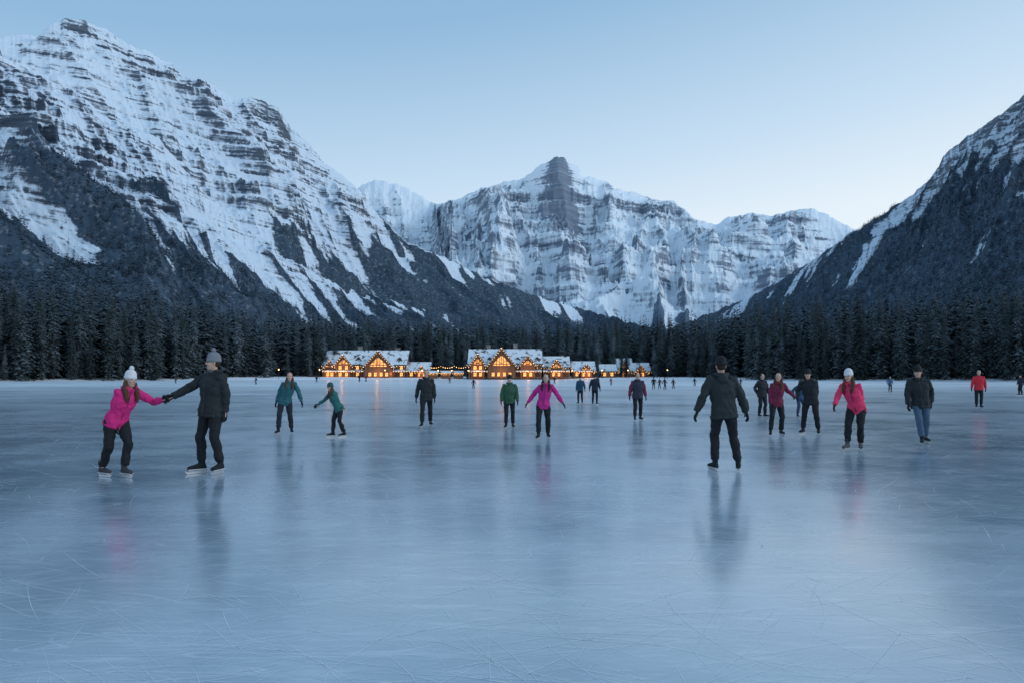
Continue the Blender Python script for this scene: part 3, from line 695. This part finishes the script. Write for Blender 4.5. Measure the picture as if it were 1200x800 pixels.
    if sleeve is not None:
        me.materials.append(cmat(sleeve,'sleeve')); 
        for pl in me.polygons:
            c=pl.center; dd=(Vector(c)+base-P); dd=abs(dd.dot(S)); 
            if dd>.17*s*bulk: pl.material_index=1
    jk=link('jacket',me,root)
    if not far:
        Fp=(F-U*F.dot(U)).normalized(); zb=MB(); rs=[]
        for t,ra,rb,fo in rowsJ[2:-1]:
            c=P+U*t*s+Fp*(rb*bulk*s+fo*s-.002); rs.append([L(q) for q in circ(c,S,Fp,.008*s,.008*s,6)])
        zb.ring_loft(rs); link('zip',zb.mesh('zip',M_zip,True),jk)
    if hood:
        mb=MB()
        tube(mb,[L(Nk-S*.085*s+U*.05*s+F*.05*s),L(Nk-S*.09*s+U*.045*s-F*.05*s),L(Nk+U*.03*s-F*.105*s),L(Nk+S*.09*s+U*.045*s-F*.05*s),L(Nk+S*.085*s+U*.05*s+F*.05*s)],[.026*s,.038*s,.05*s,.038*s,.026*s],10)
        ball(mb,L(Nk-U*.03*s-F*.115*s),(.085*s,.05*s,.075*s),10)
        link('hood',remesh(mb,'hood',jm,vox,.012,2),jk)
    mb=MB(); torso(mb,1,[(-.13,.12,.09,0),(-.08,.155*fw,.112,0),(0,.158*fw,.115,0),(.06,.15*fw,.108,0),(.1,.14*fw,.1,0)])
    for i in range(2):
        kk=slim*s*1.04
        ft=hips[i].lerp(knees[i],.5)
        cf=knees[i].lerp(ank[i],.35)-F*.012*s
        tube(mb,[L(hips[i]+UP*.02*s),L(hips[i].lerp(knees[i],.25)),L(ft),L(knees[i]+F*.008*s),L(cf),L(knees[i].lerp(ank[i],.75)),L(ank[i]+UP*.075*s)],[.094*kk,.095*kk,.085*kk,.070*kk,.069*kk,.063*kk,.063*kk],14,(1,0))
    link('trousers',remesh(mb,'trousers',cmat(pc,'trousers'),vox,.035 if not far else .01,2),root)
    if sc not in BT: BT[sc]=boot_mesh(sc)
    for i in range(2):
        sg=1 if i else -1; ff=(F if fyaw is None else Vector((math.sin(math.radians(fyaw[i])),-math.cos(math.radians(fyaw[i])),0))); ff=(ff+S*sg*.22).normalized() if fyaw is None else ff
        xa=ff.cross(UP); 
        R3=Matrix((xa,ff,UP)).transposed()
        M4=Matrix.Translation(L(Vector((ank[i].x,ank[i].y,lift[i]))))@(R3@Matrix.Diagonal((s,s,s))).to_4x4()
        if lift[i]>0: M4=M4@Matrix.Rotation(-.35,4,'X')
        o=link('skate',BT[sc],root); o.matrix_local=M4; bl=link('blade',BM,o)
    ga,gb_=glove(gc)
    for i in range(2):
        sg=1 if i else -1; yv=(wr[i]-elb[i]).normalized(); zv=(S*sg+UP*.35-F*.1); zv=(zv-yv*zv.dot(yv)).normalized(); xv=yv.cross(zv); m_=ga
        if xv.dot(F+UP*.2)<0: m_=gb_
        k_=s*1.12
        M4=Matrix.Translation(L(wr[i]))@(Matrix((xv,yv,zv)).transposed()@Matrix.Diagonal((k_,k_,k_))).to_4x4()
        o=link('glove',m_,root); o.matrix_local=M4
    if not far:
        R3=Matrix((Sh2,Fh2,Hu)).transposed()
        for sd in (-1,1):
            o=link('eye',EYE,root); o.matrix_local=Matrix.Translation(L(HP(sd*.031,.086,.123)))@(R3*s).to_4x4()
        o=link('mouth',LIP,root); o.matrix_local=Matrix.Translation(L(HP(0,.088,.052)))@(R3*s).to_4x4()
    hc=hair or (.03,.02,.014)
    mb=MB()
    rows_h=[(.06,.045,.06,-.015),(.09,.06,.078,-.004)]+SK[4:]
    if hat is not None: rows_h=[(.055,.045,.058,-.015),(.085,.062,.078,-.004),(.125,.066,.086,.0),(.150,.066,.084,.0)]
    mb.ring_loft([[L(q) for q in circ(HP(0,o-.017,z+.004),Sh2,Fh2,(ra*1.07+.002)*s,(rb*1.03)*s,18)] for z,ra,rb,o in rows_h])
    if female:
        tube(mb,[L(HP(0,-.03,.10)),L(HP(0,-.06,.03)),L(HP(0,-.10,-.07)),L(HP(0,-.125,-.17)),L(HP(0,-.13,-.24))],[.045*s,.055*s,.06*s,.05*s,.02*s],10)
        for sd in (-1,1):
            tube(mb,[L(HP(sd*.056,-.02,.12)),L(HP(sd*.078,-.01,.06)),L(HP(sd*.092,.02,-.03)),L(HP(sd*.098,.06,-.11)),L(HP(sd*.092,.095,-.19)),L(HP(sd*.08,.11,-.25))],[.030*s,.034*s,.042*s,.042*s,.034*s,.014*s],10)
    link('hair',remesh(mb,'hair',cmat(hc,'hair'),vox,.015,1,texG),root)
    if hat is not None:
        mb=MB()
        rows=[(.128,.082,.101),(.13,.089,.108),(.172,.090,.109),(.176,.084,.103),(.215,.083,.101),(.25,.069,.084),(.275,.044,.054),(.287,.016,.02)]
        mb.ring_loft([[L(q) for q in circ(HP(0,-.008,z),Sh2,Fh2,ra*s,rb*s,20)] for i,(z,ra,rb) in enumerate(rows)])
        ho=link('beanie',mb.mesh('beanie',cmat(hat,'knit'),True),root)
        if pom is not None:
            mb=MB(); ball(mb,L(HP(0,0,.308)),.038*s,10); link('pompom',remesh(mb,'pompom',cmat(pom,'wool'),.007,.02,0,texG),ho)
    if scarf is not None:
        mb=MB(); ang=[i/10*2*math.pi for i in range(11)]
        tube(mb,[L(Nk+U*.045*s+S*math.cos(t)*.078*s+F*math.sin(t)*.08*s) for t in ang],[.028*s]*11,8); link('scarf',remesh(mb,'scarf',cmat(scarf,'scarf'),vox,.01,1),root)
    return root
PINK=(.66,.025,.20); CORAL=(.80,.045,.14); MAG=(.56,.025,.24); TEAL=(.025,.12,.14); GREEN=(.035,.10,.055); CHAR=(.021,.026,.030); NAVY=(.018,.025,.045)
WHITE=(.7,.7,.72); GREY=(.20,.21,.24); BRN=(.085,.042,.022); MAR=(.18,.018,.055)
person('woman in pink jacket and pale bobble hat holding a hand out',139,429,558,yaw=55,hyaw=62,feet=[(120,.0),(148,-.05)],hands=[(137,505,-.05),(191,470,.15)],hip=139,neck=150,jc=PINK,hat=WHITE,pom=WHITE,hair=BRN,female=True,sc=(.05,.05,.055),fyaw=(65,60),hm=1.84,crouch=.01)
person('man in black jacket and grey bobble hat holding a hand',248,411,554,yaw=-28,hyaw=-58,feet=[(236,.0),(259,-.03)],hands=[(194,471,-.1),(265,494,0)],hip=248,neck=251,jc=CHAR,hat=GREY,pom=GREY,bulk=1.04,sc=BLACK,hm=1.88,fyaw=(-50,-12),scarf=(.10,.11,.12))
person('man in dark hooded jacket skating away with arms apart',849,418,553,yaw=178,feet=[(839,.05),(865,.0)],hands=[(815,488,0),(879,492,0)],hip=849,neck=846,jc=(.026,.033,.036),hat=BLACK,bulk=1.06,fyaw=(192,160))
person('woman in teal jacket with loose hair and arms spread',334,434,509,yaw=10,feet=[(326,0),(338,.25)],hands=[(319,477,0),(354,478,0)],jc=TEAL,hair=BRN,female=True,neck=337,pc=(.02,.022,.03),crouch=.01)
person('person in teal jacket leaning forward with one arm out',395,446,512,yaw=-55,feet=[(390,0),(403,.0)],hands=[(371,476,-.1),(401,486,.1)],hip=397,neck=390,jc=(.025,.14,.13),hat=(.03,.09,.09),hair=BRN,female=True,lean=.08)
person('man in black jacket gliding with arms relaxed',499,430,500,yaw=8,feet=[(496,-.3),(503,.3)],hands=[(487,470,0),(510,472,0)],jc=CHAR,hair=(.02,.016,.014),pc=BLACK)
person('person in green jacket and black beanie gliding upright',597,439,502,yaw=0,feet=[(593,0),(601,.15)],hands=[(587,472,-.1),(607,472,-.1)],jc=GREEN,hat=BLACK,bulk=1.04)
person('woman in magenta jacket with arms spread for balance',639,436,515,yaw=-5,feet=[(631,0),(643,.3)],hands=[(617,474,0),(663,476,0)],jc=MAG,hair=(.03,.017,.014),female=True,neck=640,crouch=.02)
person('person in teal jacket skating',680,440,473,yaw=-20,jc=(.02,.07,.12),hat=BLACK,hands=[(675,458,0),(686,458,0)])
person('person in navy jacket skating',697,438,474,yaw=160,jc=NAVY,hat=None,hands=[(690,458,0),(704,459,0)])
person('man in navy vest with red sleeves gliding',748,436,493,yaw=5,feet=[(744,0),(752,.25)],hands=[(738,466,0),(758,466,0)],jc=(.03,.035,.06),sleeve=(.18,.03,.06),hair=(.03,.02,.015),bulk=1.05)
person('person in black coat gliding',893,437,489,yaw=20,hair=(.02,.015,.013),jc=(.02,.022,.028),hands=[(887,463,0),(902,464,0)])
person('woman in maroon jacket with loose hair skating',914,435,511,yaw=-10,hyaw=-25,feet=[(903,0),(919,.2)],hands=[(903,478,-.1),(936,466,.05)],jc=MAR,hair=BRN,female=True,hip=912,neck=914,crouch=.02)
person('person in blue jacket skating',938,444,489,yaw=10,jc=(.03,.07,.16),pc=(.03,.06,.12),hat=None)
person('man in black jacket and beanie reaching to a companion',948,432,509,yaw=-35,feet=[(943,.1),(957,-.1)],hands=[(932,466,-.1),(956,475,0)],jc=CHAR,hat=BLACK,hip=950,neck=948,crouch=.01)
person('woman in coral jacket and white beanie leaning with arm out',1001,430,528,yaw=-38,hyaw=-50,feet=[(993,.0),(1010,.05)],hands=[(973,477,-.2),(1014,484,.1)],jc=CORAL,hat=WHITE,hair=BRN,female=True,hip=1004,neck=998,lean=.08,sc=(.08,.08,.085),crouch=.02)
person('man in black jacket and blue jeans gliding',1077,427,520,yaw=-18,hyaw=-40,feet=[(1074,-.2),(1089,.15)],hands=[(1060,478,-.1),(1091,475,0)],jc=CHAR,pc=(.07,.12,.19),hat=BLACK,hip=1078,neck=1075,slim=.95)
person('person in red jacket skating',1147,433,478,yaw=-25,jc=(.62,.03,.05),hair=BRN,hands=[(1138,457,0),(1156,460,0)])
person('person in dark jacket skating',1196,438,463,yaw=-90,jc=NAVY,hat=BLACK)
tiny=[(1043,440,459,(.05,.1,.2)),(555,442,455,NAVY),(700,440,453,BLACK),(766,441,456,BLACK),(773,442,455,(.1,.04,.06)),(779,441,456,NAVY),(789,442,455,BLACK),(814,441,452,BLACK),(860,442,453,NAVY),(421,437,447,BLACK),(429,438,447,(.2,.03,.04)),(371,439,448,NAVY),(300,440,450,BLACK),(206,441,449,BLACK),(527,440,449,(.25,.04,.05)),(868,442,452,(.05,.05,.06)),(716,441,451,(.15,.04,.05)),(650,440,449,BLACK)]
for k,(x,h,f,c) in enumerate(tiny):
    person('small dark figure skating on the lake',x,h+.5,f,yaw=random.choice((0,180,60,-70)),jc=c,hat=BLACK if k%2 else None,group='distant skaters on the ice')
print('objs',len(bpy.data.objects))
